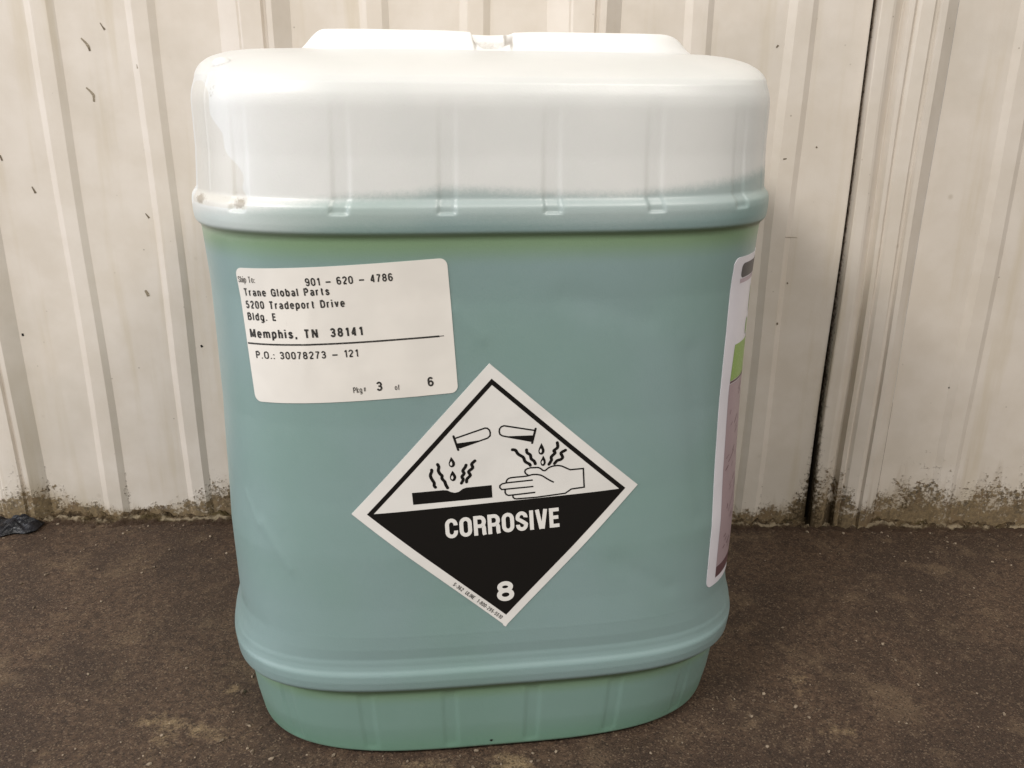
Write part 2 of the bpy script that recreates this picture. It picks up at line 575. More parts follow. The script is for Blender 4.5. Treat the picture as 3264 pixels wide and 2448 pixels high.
# ------------------------------------------------------------------ grit on the floor
def grit():
    bm = bmesh.new()
    rnd = random.Random(4)
    spots = [(-.274, -.080, .0013), (-.163, -.222, .0016)]
    for i in range(260):
        x = rnd.uniform(-.46, .46)
        y = rnd.uniform(-.30, -.018)
        spots.append((x, y, rnd.choice([.0003, .0004, .0005, .0006, .0009])))
    for (cx, cy, r, n) in ((-.145, -.274, .05, 60), (.0, -.281, .03, 25), (.17, -.23, .05, 20), (-.33, -.03, .12, 70), (.33, -.03, .1, 50)):
        for i in range(n):
            spots.append((rnd.gauss(cx, r), min(-.014, rnd.gauss(cy, r * .3)), rnd.choice([.0004, .0006, .0008, .0011])))
    for x, y, s in spots:
        m = Matrix.Translation((x, y, s * .5)) @ Matrix.Rotation(rnd.uniform(0, 6), 4, 'Z') @ Matrix.Diagonal((s * rnd.uniform(1, 1.8), s, s * .8, 1))
        r = bmesh.ops.create_icosphere(bm, subdivisions=1, radius=1, matrix=m)
        for v in r['verts']:
            v.co += Vector((rnd.uniform(-1, 1), rnd.uniform(-1, 1), rnd.uniform(-.5, .5))) * s * .25
    me = bpy.data.meshes.new('grit')
    bm.to_mesh(me)
    o = link_mesh('grit', me, MGRIT, None, False)
    o['label'] = 'pale specks of grit and chips scattered over the brown floor'
    o['category'] = 'grit'
    o['kind'] = 'stuff'


grit()


def scrap():
    nx, ny = 44, 26
    P = np.zeros((ny, nx, 3))
    for i in range(ny):
        for j in range(nx):
            u, v = j / (nx - 1), i / (ny - 1)
            x = -.465 + u * .074
            hw = .018 * (1 - .55 * max(0, u - .45) / .55) * (1 - .3 * abs(u - .45))
            cy = -.026 + .010 * (u - .5)
            y = cy + (v - .5) * 2 * hw
            y += .004 * mnoise.noise(Vector((u * 6, v * 3, 4)))
            e = (1 - abs(2 * v - 1) ** 2.5) * (1 - abs(2 * u - 1) ** 6)
            fold = abs(mnoise.noise(Vector((u * 3.5, v * 2.6, 9)))) * .010 + abs(mnoise.noise(Vector((u * 9, v * 5, 2)))) * .005
            z = .0014 + e * (.004 + fold) + .003 * max(0, u - .7)
            P[i, j] = (x, y, z)
    me = grid_mesh('plastic_scrap', P)
    o = link_mesh('plastic_scrap', me, MFILM, None, False)
    sm = o.modifiers.new('thickness', 'SOLIDIFY')
    sm.thickness = .0006
    o['label'] = 'crumpled black plastic scrap on the floor by the wall at far left'
    o['category'] = 'plastic scrap'


scrap()

# ------------------------------------------------------------------ the jug
JLOC = (-.0205, -.1526, 0)
JROT = RAD(7.6)
DD = 24.8
PR = np.array([(0, 135, 3.3), (1.5, 138.5, 3.4), (4, 141, 3.5), (20, 142.6, 3.7), (40, 143.7, 3.9), (47.2, 144.3, 3.9), (48.8, 145.6, 3.9), (50.4, 148.2, 4), (52.5, 149.1, 4),
               (56, 149.4, 4), (62, 150.1, 4), (68, 149.0, 4), (76, 146.5, 4), (84, 145, 4), (100, 145.5, 4), (130, 146, 4), (160, 144.8, 4),
               (200, 143.6, 4), (260, 143.6, 4), (280, 144.5, 4), (289, 145.0, 4), (290.6, 145.6, 4), (292.6, 147.5, 4), (296, 147.9, 4),
               (301, 148, 4), (304, 147.6, 4), (307, 145.4, 4), (325, 144.3, 4), (347, 144, 4), (351, 143.4, 4), (355.5, 141.9, 4), (358, 141.2, 4.1),
               (360.5, 140.8, 4.1), (363.2, 139.1, 4.1), (366, 135.8, 4.1), (368.4, 128.5, 4), (369.5, 120.5, 3.9)], float)
NF = 1100
ZZ = np.unique(np.concatenate([np.arange(0, 12, .5), np.arange(12, 44, 1.6), np.arange(44, 88, .7), np.arange(88, 280, 1.5),
                               np.arange(280, 320, .6), np.arange(320, 350, 1.5), np.arange(350, 369.5, .6), [369.5]]))
TT = np.linspace(-math.pi / 2, 3 * math.pi / 2, 4401)
FF = np.linspace(-.5, .5, NF, endpoint=False)
# smooth the profile a little so that folds are rounded like blow-moulded plastic
zf = np.arange(-6, 378, .25)
af = np.interp(zf, PR[:, 0], PR[:, 1])
k = np.exp(-np.linspace(-2, 2, 13) ** 2); k /= k.sum()
afs = np.convolve(af, k, 'same')
k2 = np.exp(-np.linspace(-2, 2, 25) ** 2); k2 /= k2.sum()
wt = sstep(zf, 318, 330) * sstep(zf, 368, 362)
afs = afs * (1 - wt) + np.convolve(af, k2, 'same') * wt
nf = np.interp(zf, PR[:, 0], PR[:, 2])
LREF = 925.8


def section(z):
    a = float(np.interp(z, zf, afs)) if 3 < z < 367 else float(np.interp(z, PR[:, 0], PR[:, 1]))
    n = float(np.interp(z, zf, nf))
    b = a - DD + float(np.interp(z, [49, 52, 57, 61, 63.5, 66, 70, 76, 84, 100, 130, 160, 355.5, 358, 360.5, 363.2, 366, 368.4, 369.5], [0, .6, .7, 0, -1.2, -1.3, -.8, 1.4, 2.8, 1.5, .4, 0, -.2, -2.0, -6.4, -12.1, -18.9, -22.8, -22.5]))
    c, s = np.cos(TT), np.sin(TT)
    x = a * np.sign(c) * abs(c) ** (2 / n)
    y = b * np.sign(s) * abs(s) ** (2 / n)
    L = np.concatenate([[0], np.cumsum(np.hypot(np.diff(x), np.diff(y)))])
    L /= L[-1]
    f = FF % 1
    return np.interp(f, L, x), np.interp(f, L, y)


rows = [section(z) for z in ZZ]
T = np.zeros((len(ZZ), NF, 3))
for i, (x, y) in enumerate(rows):
    T[i, :, 0] = x
    T[i, :, 1] = y
    T[i, :, 2] = ZZ[i]
# outward normals (horizontal)
tx = np.roll(T[..., 0], -1, 1) - np.roll(T[..., 0], 1, 1)
ty = np.roll(T[..., 1], -1, 1) - np.roll(T[..., 1], 1, 1)
ln = np.hypot(tx, ty)
NX, NY = ty / ln, -tx / ln
U = np.tile(FF * LREF, (len(ZZ), 1))
Z = np.tile(ZZ[:, None], (1, NF))
disp = np.zeros_like(U)
hl_ = LREF / 2
flutes = [-116, -70.2, -24.6, 21.3, 68.2, 114]
flutes += [-hl_ + 116, -hl_ + 70, -hl_ + 24.6, hl_ - 21, hl_ - 68, hl_ - 114] + [-190, -160, 160, 190]
for fu in flutes:
    win = sstep(np.abs(U - fu), 4.6, 2.8)
    ver = sstep(Z, 300.4, 301.4) * sstep(Z, 352, 340)
    dep = .16 + .35 * sstep(Z, 345, 305) + .6 * sstep(Z, 312, 300)
    disp -= win * ver * dep
    win = sstep(np.abs(U - fu + 3), 5.2, 2.2)
    disp -= win * sstep(Z, 3, 9) * sstep(Z, 47, 43) * .45
# moulding seam and small waviness
for su in (-137, 137 + 2 * (hl_ - 137) * 0, hl_ - 137 + 0, -hl_ + 137):
    disp += .4 * np.exp(-((U - su) / .6) ** 2) * sstep(Z, 305, 309)
ang = FF * 2 * math.pi
for i in range(len(ZZ)):
    for j in range(0, NF, 5):
        v = mnoise.noise(Vector((math.cos(ang[j]) * 2.2, math.sin(ang[j]) * 2.2, ZZ[i] * .012))) * .45
        v += mnoise.noise(Vector((math.cos(ang[j]) * 6, math.sin(ang[j]) * 6, ZZ[i] * .035 + 9))) * .14
        disp[i, j:j + 5] += v if False else 0
        rows_v = v
        if j == 0:
            acc = []
        acc.append(v)
    acc_f = np.interp(np.arange(NF), np.arange(0, NF, 5), acc, period=NF)
    disp[i] += acc_f
for (u0, z0, u1, z1, sg, am) in ((-133, 158, -124, 142, 1.5, -.22), (-121, 144, -106, 122, 3.0, -.35), (-22, 256, -10, 243, 3.5, -.30), (60, 120, 90, 100, 5, .3), (-88, 262, -94, 222, 2.2, -.22), (-62, 230, -40, 216, 3, -.18), (95, 230, 108, 140, 6, .35), (30, 262, 70, 250, 7, .35)):
    L2 = (u1 - u0) ** 2 + (z1 - z0) ** 2
    tt = np.clip(((U - u0) * (u1 - u0) + (Z - z0) * (z1 - z0)) / L2, 0, 1)
    dd = np.hypot(U - u0 - tt * (u1 - u0), Z - z0 - tt * (z1 - z0))
    disp -= am * np.exp(-(dd / sg) ** 2)
T[..., 0] += NX * disp
T[..., 1] += NY * disp
TAB = T / 1000.


def S(u, z, off=0.):
    """point on the jug wall, u = mm round from the front centre, z = mm up, off = mm outwards"""
    f = (u / LREF + .5) * NF
    j = int(math.floor(f)) % NF
    fj = f - math.floor(f)
    j2 = (j + 1) % NF
    i = int(np.searchsorted(ZZ, z)) - 1
    i = max(0, min(len(ZZ) - 2, i))
    fi = (z - ZZ[i]) / (ZZ[i + 1] - ZZ[i])
    p = ((1 - fi) * ((1 - fj) * TAB[i, j] + fj * TAB[i, j2]) + fi * ((1 - fj) * TAB[i + 1, j] + fj * TAB[i + 1, j2]))
    n = np.array([NX[i, j], NY[i, j], 0.])
    return p + n * off / 1000.


jug = empty('plastic_jug', 'large translucent white jerrycan of blue green liquid with hazard label', 'jerrycan', JLOC, JROT)

me = grid_mesh('container', TAB, closed=True)
# close top and bottom
bm = bmesh.new()
bm.from_mesh(me)
bm.verts.ensure_lookup_table()
top = [bm.verts[(len(ZZ) - 1) * NF + j] for j in range(NF)]
bot = [bm.verts[j] for j in range(NF)]
cur = top
for s_, zz_ in ((.9, .3700), (.6, .3704), (.3, .3706)):
    nw = [bm.verts.new((v.co.x * s_ / (1 if cur is top else 1), v.co.y * s_, zz_)) for v in top]
    for j in range(NF):
        bm.faces.new((cur[j], cur[(j + 1) % NF], nw[(j + 1) % NF], nw[j]))
    cur = nw
bm.faces.new(cur)
nb = [bm.verts.new((v.co.x * .94, v.co.y * .94, .0025)) for v in bot]
for j in range(NF):
    bm.faces.new((bot[(j + 1) % NF], bot[j], nb[j], nb[(j + 1) % NF]))
bm.faces.new(nb[::-1])
bm.to_mesh(me)
bm.free()
extra = len(me.vertices) - TAB.shape[0] * NF
lev = Z + 2.0 * sstep(U, -92, -125) * sstep(Z, 289, 296) - np.interp(U, [-hl_, -150, -140, -96, -67, -40, -28, -8, 10, 23, 54, 76, 115, 136, 160, hl_],
                    [306, 300, 301, 304.5, 308, 309.5, 311.5, 311.3, 310, 309, 308.6, 310.5, 314, 317, 318, 314])
pale = sstep(U, -70, -122) * sstep(Z, 291, 294) * (U > -hl_ / 2)  # painted sheen on the left part of the upper rib
groove = (sstep(Z, 276, 288.5) * sstep(Z, 293.5, 291)) * .62 + .5 * sstep(Z, 36, 46.5) * sstep(Z, 51, 49.5)
base = sstep(Z, 50, 46) * (.45 + .55 * sstep(Z, 25, 3))
# dull beige patch and soiling at the front left shoulder
lim = 1.5 * np.sin(Z * .4) + np.interp(Z, [300, 304, 314, 325, 340, 350, 356], [-112, -112, -114.5, -122, -130.5, -134.5, -140])
bpatch = sstep(U - lim, 2.5, -2.5) * sstep(U, -160, -150) * sstep(Z, 301, 303) * sstep(Z, 357, 353)
soil_or_shade = np.exp(-((Z - 304) / 3.0) ** 2) * sstep(U, -109, -113) * sstep(U, -175, -150) * (.28 + .75 * np.exp(-((U + 115) / 4) ** 2) + .8 * np.exp(-((U + 143) / 6) ** 2))
soil_or_shade = np.maximum(soil_or_shade, .62 * np.exp(-((Z - 351) / 5) ** 2 - ((U + 131) / 5) ** 2))
soil_or_shade = np.maximum(soil_or_shade, .35 * bpatch)
pad = lambda a, v: np.concatenate([a.ravel(), np.full(extra, v)])
set_attr(me, 'level', pad(lev, 50))
set_attr(me, 'groove', pad(groove, 0))
set_attr(me, 'pale', pad(pale, 0))
set_attr(me, 'base', pad(base, 0))
set_attr(me, 'beige_patch', pad(bpatch, 0))
set_attr(me, 'soil_or_shade', pad(soil_or_shade, 0))
body = link_mesh('container', me, MJUG, jug)

# small moulded nub on the left shoulder
bm = bmesh.new()
p = S(-135.5, 362.0, -1.8)
bmesh.ops.create_uvsphere(bm, u_segments=24, v_segments=14, radius=.0036, matrix=Matrix.Translation(p) @ Matrix.Diagonal((1.25, 1, .8, 1)))
me = bpy.data.meshes.new('vent_nub')
bm.to_mesh(me)
link_mesh('vent_nub', me, MHANDLE, jug)


# raised handle deck on the top, with a finger pocket in its front face
def handle():
    xs = np.arange(-102, 114.1, 1.0)
    xs = np.unique(np.concatenate([xs, np.arange(-14, 17, .5)]))
    ys = np.unique(np.concatenate([np.arange(-80, -44, .5), np.arange(-44, 70.1, 1.5)]))
    X, Y = np.meshgrid(xs, ys)
    cx, cy, a, b, n = 6.0, -7., 101., 66., 5.
    r = (np.abs((X - cx) / a) ** n + np.abs((Y - cy) / b) ** n) ** (1 / n)
    # distance inwards, in mm, measured differently along x (long ramps) and y (steep)
    dx = a - np.abs(X - cx)
    dy = b - np.abs(Y - cy)
    wl = np.where(X < cx, 17., 24.)
    ex = np.clip(dx / wl, 0, 1)
    ey = np.clip(dy / 7.5, 0, 1)
    e = np.clip(np.minimum(ex, 1) ** 1., 0, 1)
    rx_ = np.where(X < cx, sstep(ex, 0, 1), 1 - np.clip(1 - ex, 0, 1) ** 2.2)
    ry_ = 1 - np.clip(1 - ey, 0, 1) ** 2.6
    cor = sstep(r, 1.02, .93)
    H = 369.2 + (9.2 * rx_ * ry_) * cor
    # finger pocket
    px = X - .6
    pk = sstep(np.abs(px), 10.5, 8.0) * sstep(Y, -44, -50)
    bottom_round = 2.5 * sstep(np.abs(px), 4, 9)
    Hp = 370.2 + bottom_round
    lip = sstep(np.abs(px), 12, 7) * sstep(Y, -60, -50) * 0
    H2 = np.where(pk > 0, H * (1 - pk) + np.minimum(H, Hp) * pk, H)
    # dip of the rim either side of the pocket
    H2 -= 1.0 * np.exp(-(px / 14) ** 2) * (H2 > 374)
    H2 -= 9 * sstep(r, 1.005, 1.04)
    P = np.stack([X, Y, H2], -1) / 1000
    me = grid_mesh('handle_deck', P)
    soil_or_shade = .85 * np.exp(-((np.abs(px) - 8.6) / 1.6) ** 2) * sstep(Y, -40, -46) * sstep(Y, -76, -70)  # soft shade of the finger pocket, painted in as brown
    soil_or_shade = np.maximum(soil_or_shade, .6 * np.exp(-((Y + 48) / 3.5) ** 2) * sstep(np.abs(px), 11, 8))
    soil_or_shade = np.maximum(soil_or_shade, .62 * np.exp(-((Y + 73.3) / .8) ** 2) * sstep(X, 10, 30))
    set_attr(me, 'soil_or_shade', soil_or_shade)
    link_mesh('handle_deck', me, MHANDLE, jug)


handle()

# ------------------------------------------------------------------ labels, printed sheets wrapped on the wall
def wrap(name, bm, mat, parent, tf, off, step=2.2, skirt=0):
    """bm holds flat faces in label space; tf maps (x, y) to (u, z) mm"""
    bm.verts.ensure_lookup_table()
    if not bm.verts:
        return None
    for v in bm.verts:
        u, z = tf(v.co.x, v.co.y)
        v.co = Vector((u, z, v.co.z))
    us = [v.co.x for v in bm.verts]
    zs = [v.co.y for v in bm.verts]
    for lo, hi, ax in ((min(us), max(us), Vector((1, 0, 0))), (min(zs), max(zs), Vector((0, 1, 0)))):
        st = step if ax.x else step * 2
        kk = math.floor(lo / st) + 1
        while kk * st < hi:
            bmesh.ops.bisect_plane(bm, geom=bm.verts[:] + bm.edges[:] + bm.faces[:], dist=1e-5, plane_co=ax * kk * st, plane_no=ax)
            kk += 1
    if skirt:
        be = [e for e in bm.edges if e.is_boundary]
        r = bmesh.ops.extrude_edge_only(bm, edges=be)
        for v in r['geom']:
            if isinstance(v, bmesh.types.BMVert):
                v.co.z -= skirt
    for v in bm.verts:
        v.co = Vector(S(v.co.x, v.co.y, off + v.co.z))
    bmesh.ops.recalc_face_normals(bm, faces=bm.faces[:])
    # faces must look outwards
    for f in bm.faces:
        f.normal_update()
    c = Vector((0, 0, 0))
    out = sum(1 if f.normal.dot(Vector((f.calc_center_median().x, f.calc_center_median().y, 0))) > 0 else -1 for f in bm.faces)
    if out < 0:
        bmesh.ops.reverse_faces(bm, faces=bm.faces[:])
    me = bpy.data.meshes.new(name)
    bm.to_mesh(me)
    bm.free()
    o = link_mesh(name, me, mat, parent)
    if skirt:
        me.set_sharp_from_angle(angle=RAD(40))
    return o


def poly(bm, pts, z=0.):
    vs = [bm.verts.new((p[0], p[1], z)) for p in pts]
    f = bm.faces.new(vs)
    bmesh.ops.triangulate(bm, faces=[f])


def smooth_line(pts, it=4):
    """Catmull-Rom resample"""
    q = []
    P = [Vector(p) for p in pts]
    for i in range(len(P) - 1):
        p0, p1, p2, p3 = P[max(i - 1, 0)], P[i], P[i + 1], P[min(i + 2, len(P) - 1)]
        for kk in range(it):
            t = kk / it
            q.append(.5 * ((2 * p1) + (-p0 + p2) * t + (2 * p0 - 5 * p1 + 4 * p2 - p3) * t * t + (-p0 + 3 * p1 - 3 * p2 + p3) * t ** 3))
    q.append(P[-1])
    return [(v.x, v.y) for v in q]


def stroke(bm, pts, w, z=0., closed=False, rnd=False):
    P = [Vector((p[0], p[1])) for p in pts]
    n = len(P)
    L, R = [], []
    for i in range(n):
        a = P[(i - 1) % n] if (closed or i > 0) else None
        b = P[(i + 1) % n] if (closed or i < n - 1) else None
        d1 = (P[i] - a).normalized() if a is not None else (b - P[i]).normalized()
        d2 = (b - P[i]).normalized() if b is not None else d1
        t = d1 + d2
        t = t.normalized() if t.length > 1e-6 else d1
        m = Vector((-t.y, t.x))
        cs = max(.45, m.dot(Vector((-d1.y, d1.x))))
        L.append(P[i] + m * w / 2 / cs)
        R.append(P[i] - m * w / 2 / cs)
    vl = [bm.verts.new((v.x, v.y, z)) for v in L]
    vr = [bm.verts.new((v.x, v.y, z)) for v in R]
    for i in range(n if closed else n - 1):
        j = (i + 1) % n
        bm.faces.new((vr[i], vr[j], vl[j], vl[i]))
    if rnd and not closed:
        for e, nb in ((0, 1), (n - 1, n - 2)):
            d = (P[e] - P[nb]).normalized()
            a0 = math.atan2(d.y, d.x)
            fan = [bm.verts.new((P[e].x + w / 2 * math.cos(a0 + th), P[e].y + w / 2 * math.sin(a0 + th), z)) for th in np.linspace(-math.pi / 2, math.pi / 2, 7)]
            bm.faces.new(fan)


def rotf(ang, cx, cy, sc=1.):
    ca, sa = math.cos(RAD(ang)), math.sin(RAD(ang))
    return lambda x, y: (cx + sc * (x * ca - y * sa), cy + sc * (x * sa + y * ca))


def arc(cx, cy, rx, ry, a0, a1, n=10):
    return [(cx + rx * math.cos(RAD(a0 + (a1 - a0) * i / n)), cy + ry * math.sin(RAD(a0 + (a1 - a0) * i / n))) for i in range(n + 1)]


def letter(ch):
    """centre-line strokes of a grotesque letter; cap height 1, x-height .74; returns (width, [(points, closed)])"""
    w = .40
    x = .70
    r = w / 2
    y = .24
    L = lambda *p: (list(p), False)
    bowl = lambda c0, c1, ww=w: arc(ww / 2, c1 - y, ww / 2, y, 0, 180, 8) + arc(ww / 2, c0 + y, ww / 2, y, 180, 360, 8)
    if ch == ' ':
        return .16, []
    if ch in '0O':
        ww = w if ch == '0' else .5
        return ww, [(bowl(.06, .94, ww), True)]
    if ch == '1':
        return .22, [L((.22, 0), (.22, 1)), L((.02, .78), (.12, .82), (.2, .95))]
    if ch == '2':
        return w, [(arc(r, .70, r, .24, 170, -20, 10) + [(.02, .10)], False), L((0, .06), (w, .06))]
    if ch == '3':
        return w, [(arc(r, .72, r * .92, .22, 165, -75, 10), False), (arc(r, .29, r, .23, 75, -165, 10), False), L((r * .6, .52), (r * 1.3, .52))]
    if ch == '4':
        return .44, [L((.34, 0), (.34, 1)), L((.33, .97), (.03, .28)), L((0, .25), (.44, .25))]
    if ch == '5':
        return w, [L((w - .02, .93), (.06, .93)), L((.07, .96), (.03, .47)), (arc(r, .32, r, .26, 140, -160, 12), False)]
    if ch == '6':
        return w, [(arc(r, .31, r, .25, 0, 360, 16)[:-1], True), ([(0, .31), (0, .68)] + arc(r, .70, r * .98, .24, 180, 25, 8), False)]
    if ch == '9':
        return w, [(arc(r, .69, r, .25, 0, 360, 16)[:-1], True), ([(w, .69), (w, .32)] + arc(r, .30, r * .98, .24, 0, -155, 8), False)]
    if ch == '7':
        return w, [L((0, .93), (w, .93)), L((w, .96), (.20, .45), (.12, 0))]
    if ch == '8':
        return w, [(arc(r, .73, r * .88, .21, 0, 360, 16)[:-1], True), (arc(r, .29, r, .23, 0, 360, 16)[:-1], True)]
    if ch == '-':
        return .24, [L((0, .38), (.24, .38))]
    if ch == '\u2013':
        return .62, [L((0, .40), (.62, .40))]
    if ch == '.':
        return .06, [L((.03, 0), (.03, .14))]
    if ch == ',':
        return .06, [L((.04, .14), (.04, 0), (.0, -.14))]
    if ch == ':':
        return .06, [L((.03, 0), (.03, .14)), L((.03, .5), (.03, .64))]
    if ch == '#':
        return .42, [L((.08, .05), (.16, .95)), L((.28, .05), (.36, .95)), L((0, .34), (.42, .34)), L((0, .66), (.44, .66))]
    if ch == 'S':
        return .44, [(smooth_line([(.43, .72), (.36, .88), (.22, .94), (.07, .88), (.02, .74), (.08, .60), (.24, .51), (.38, .42), (.44, .26), (.37, .12), (.22, .06), (.07, .11), (.0, .28)], 3), False)]
    if ch == 's':
        return .34, [(smooth_line([(.33, .52), (.27, .63), (.16, .67), (.05, .62), (.02, .52), (.08, .42), (.18, .37), (.29, .31), (.34, .20), (.28, .09), (.16, .05), (.05, .09), (.0, .21)], 3), False)]
    if ch == 'T':
        return .48, [L((0, .93), (.48, .93)), L((.24, .93), (.24, 0))]
    if ch == 'E':
        return .38, [L((0, 0), (0, 1)), L((0, .93), (.38, .93)), L((0, .52), (.35, .52)), L((0, .07), (.38, .07))]
    if ch == 'L':
        return .36, [L((0, 1), (0, 0)), L((0, .07), (.36, .07))]
    if ch == 'U':
        return .46, [([(0, 1), (0, .28)] + arc(.23, .28, .23, .22, 180, 360, 8) + [(.46, 1)], False)]
    if ch == 'I':
        return .02, [L((0, 0), (0, 1))]
    if ch == 'N':
        return .46, [L((0, 0), (0, 1)), L((.02, .98), (.44, .02)), L((.46, 0), (.46, 1))]
    if ch == 'M':
        return .58, [L((0, 0), (0, 1)), L((.02, .98), (.29, .08)), L((.29, .08), (.56, .98)), L((.58, 0), (.58, 1))]
    if ch == 'G':
        return .48, [([(.47, .68)] + arc(.24, .68, .24, .26, 10, 180, 8) + arc(.24, .32, .24, .26, 180, 330, 8), False), L((.27, .47), (.48, .47), (.48, 0))]
    if ch == 'P':
        return .44, [L((0, 0), (0, 1)), ([(0, .93), (.24, .93)] + arc(.24, .70, .20, .23, 90, -90, 8) + [(0, .47)], False)]
    if ch == 'B':
        return .46, [L((0, 0), (0, 1)), ([(0, .93), (.22, .93)] + arc(.22, .735, .19, .195, 90, -90, 8) + [(0, .54)], False), ([(.2, .54)] + arc(.24, .30, .22, .235, 90, -90, 8) + [(0, .065)], False)]
    if ch == 'D':
        return .46, [L((0, 0), (0, 1)), ([(0, .93), (.20, .93)] + arc(.20, .66, .26, .27, 90, 0, 6) + arc(.20, .34, .26, .27, 0, -90, 6) + [(0, .07)], False)]
    if ch in 'obdpg':
        s_ = [(arc(r * .95, x - y, r * .95, y, 0, 180, 8) + arc(r * .95, .05 + y, r * .95, y, 180, 360, 8), True)]
        q = w * .95
        if ch == 'b':
            s_.append(L((0, 0), (0, 1)))
        if ch == 'd':
            s_.append(L((q, 0), (q, 1)))
        if ch == 'p':
            s_.append(L((0, x), (0, -.28)))
        if ch == 'g':
            s_.append(([(q, x), (q, -.08)] + arc(q / 2, -.08, q / 2, .17, 0, -150, 8), False))
        return q, s_
    if ch == 'a':
        return .36, [(arc(.18, .50, .17, .19, 160, 0, 7) + [(.35, .12), (.40, .0)], False), (arc(.17, .21, .17, .17, 60, 330, 12), False), L((.26, .36), (.35, .40))]
    if ch == 'e':
        return .38, [([(0, .38), (.38, .38)] + arc(.19, .45, .19, .24, 0, 180, 8) + arc(.19, .29, .19, .24, 180, 325, 8), False)]
    if ch in 'nhm':
        top_ = 1 if ch == 'h' else x + .04
        o_ = [L((0, 0), (0, top_)), ([(0, .45)] + arc(.17, .48, .17, .20, 165, 0, 8) + [(.34, 0)], False)]
        if ch == 'm':
            o_.append(([(.34, .45)] + arc(.51, .48, .17, .20, 165, 0, 8) + [(.68, 0)], False))
            return .68, o_
        return .34, o_
    if ch == 'r':
        return .22, [L((0, 0), (0, x + .04)), ([(0, .45)] + arc(.17, .46, .17, .22, 165, 75, 6), False)]
    if ch == 'i':
        return .02, [L((0, 0), (0, x + .04)), L((0, .88), (0, 1.02))]
    if ch == 'l':
        return .02, [L((0, 0), (0, 1))]
    if ch == 't':
        return .24, [([(.10, .92), (.10, .16), (.14, .07), (.24, .06)], False), L((0, x), (.24, x))]
    if ch == 'f':
        return .24, [([(.10, 0), (.10, .84), (.15, .94), (.26, .95)], False), L((0, x), (.24, x))]
    if ch == 'v':
        return .38, [L((0, x + .04), (.18, .04)), L((.20, .04), (.38, x + .04))]
    if ch == 'k':
        return .36, [L((0, 0), (0, 1)), L((0, .26), (.32, x + .04)), L((.12, .36), (.36, 0))]
    raise ValueError(ch)


def place_text(s, name, start, width, cap, ang, mat, parent, off, bold=.13, spacing=1.0):
    """bold = stroke width as a fraction of the cap height"""
    gap = .13 * spacing
    x = 0
    items = []
    for ch in s:
        w_, st = letter(ch)
        if st:
            items += [([(x + px, py) for px, py in p], c) for p, c in st]
        x += w_ + bold + gap
    tot = x - gap
    kx = width / tot
    ca, sa = math.cos(RAD(ang)), math.sin(RAD(ang))
    bm = bmesh.new()
    for kk, (p, c) in enumerate(items):
        stroke(bm, [(q[0] * kx, q[1] * cap) for q in p], bold * cap, (kk % 3) * .012, closed=c)
    tf = lambda a, b: (start[0] + a * ca - b * sa, start[1] + a * sa + b * ca)
    return wrap(name, bm, mat, parent, tf, off, 3)


# ---- shipping label
def rounded_rect(w, h, r, n=6):
    o = []
    for cx, cy, a0 in ((w - r, h - r, 0), (r, h - r, 90), (r, r, 180), (w - r, r, 270)):
        for i in range(n + 1):
            a = RAD(a0 + 90 * i / n)
            o.append((cx + r * math.cos(a), cy + r * math.sin(a)))
    return o


bm = bmesh.new()
poly(bm, [(x - 49.9, y - 32.4) for x, y in rounded_rect(99.8, 64.8, 3.4)])
ship = wrap('shipping_label', bm, MPAPER, jug, rotf(3.85, -73.0, 245.3), .28, 2.2, .28)
ship['label'] = 'white paper address label, slightly tilted'
A = 3.9
for s, st, w, cap, mt, bd, sp in (
        ('Ship To:', (-123.6, 267.6), 9.8, 2.9, MINKG, .13, 1),
        ('901 \u2013 620 \u2013 4786', (-88.9, 268.3), 39.6, 3.5, MINK2, .18, 1.2),
        ('Trane Global Parts', (-120.9, 261.6), 42.8, 3.45, MINK2, .20, 1.5),
        ('5200 Tradeport Drive', (-120.6, 255.7), 49.0, 3.5, MINK2, .20, 1.5),
        ('Bldg. E', (-120.2, 250.1), 15.8, 3.5, MINK2, .20, 1.5),
        ('Memphis, TN  38141', (-119.6, 241.8), 55.6, 4.0, MINK2, .22, 1.5),
        ('P.O.: 30078273 \u2013 121', (-117.3, 231.8), 50.6, 3.5, MINK2, .18, 1.2),
        ('Pkg', (-70.2, 217.2), 4.1, 2.8, MINKG, .14, 1),
        ('#', (-65.4, 217.9), 1.1, 2.2, MINKG, .12, 1),
        ('3', (-59.0, 218.3), 2.9, 4.3, MINK2, .20, 1),
        ('of', (-50.7, 218.5), 2.3, 2.6, MINKG, .15, 1),
        ('6', (-34.9, 220.0), 2.9, 4.4, MINK2, .20, 1)):
    place_text(s, 'lettering', st, w, cap, A, mt, ship, .40, bd, sp)
bm = bmesh.new()
stroke(bm, [(-122.0, 238.6), (-90.3, 240.5), (-29.5, 244.4)], .8)
wrap('rule_line', bm, MINK2, ship, lambda x, y: (x, y), .38, 2.2)
bm = bmesh.new()
stroke(bm, [(-29.4, 244.4), (-27.4, 244.55)], .4)
wrap('rule_line', bm, MINKG, ship, lambda x, y: (x, y), .36, 2.2)

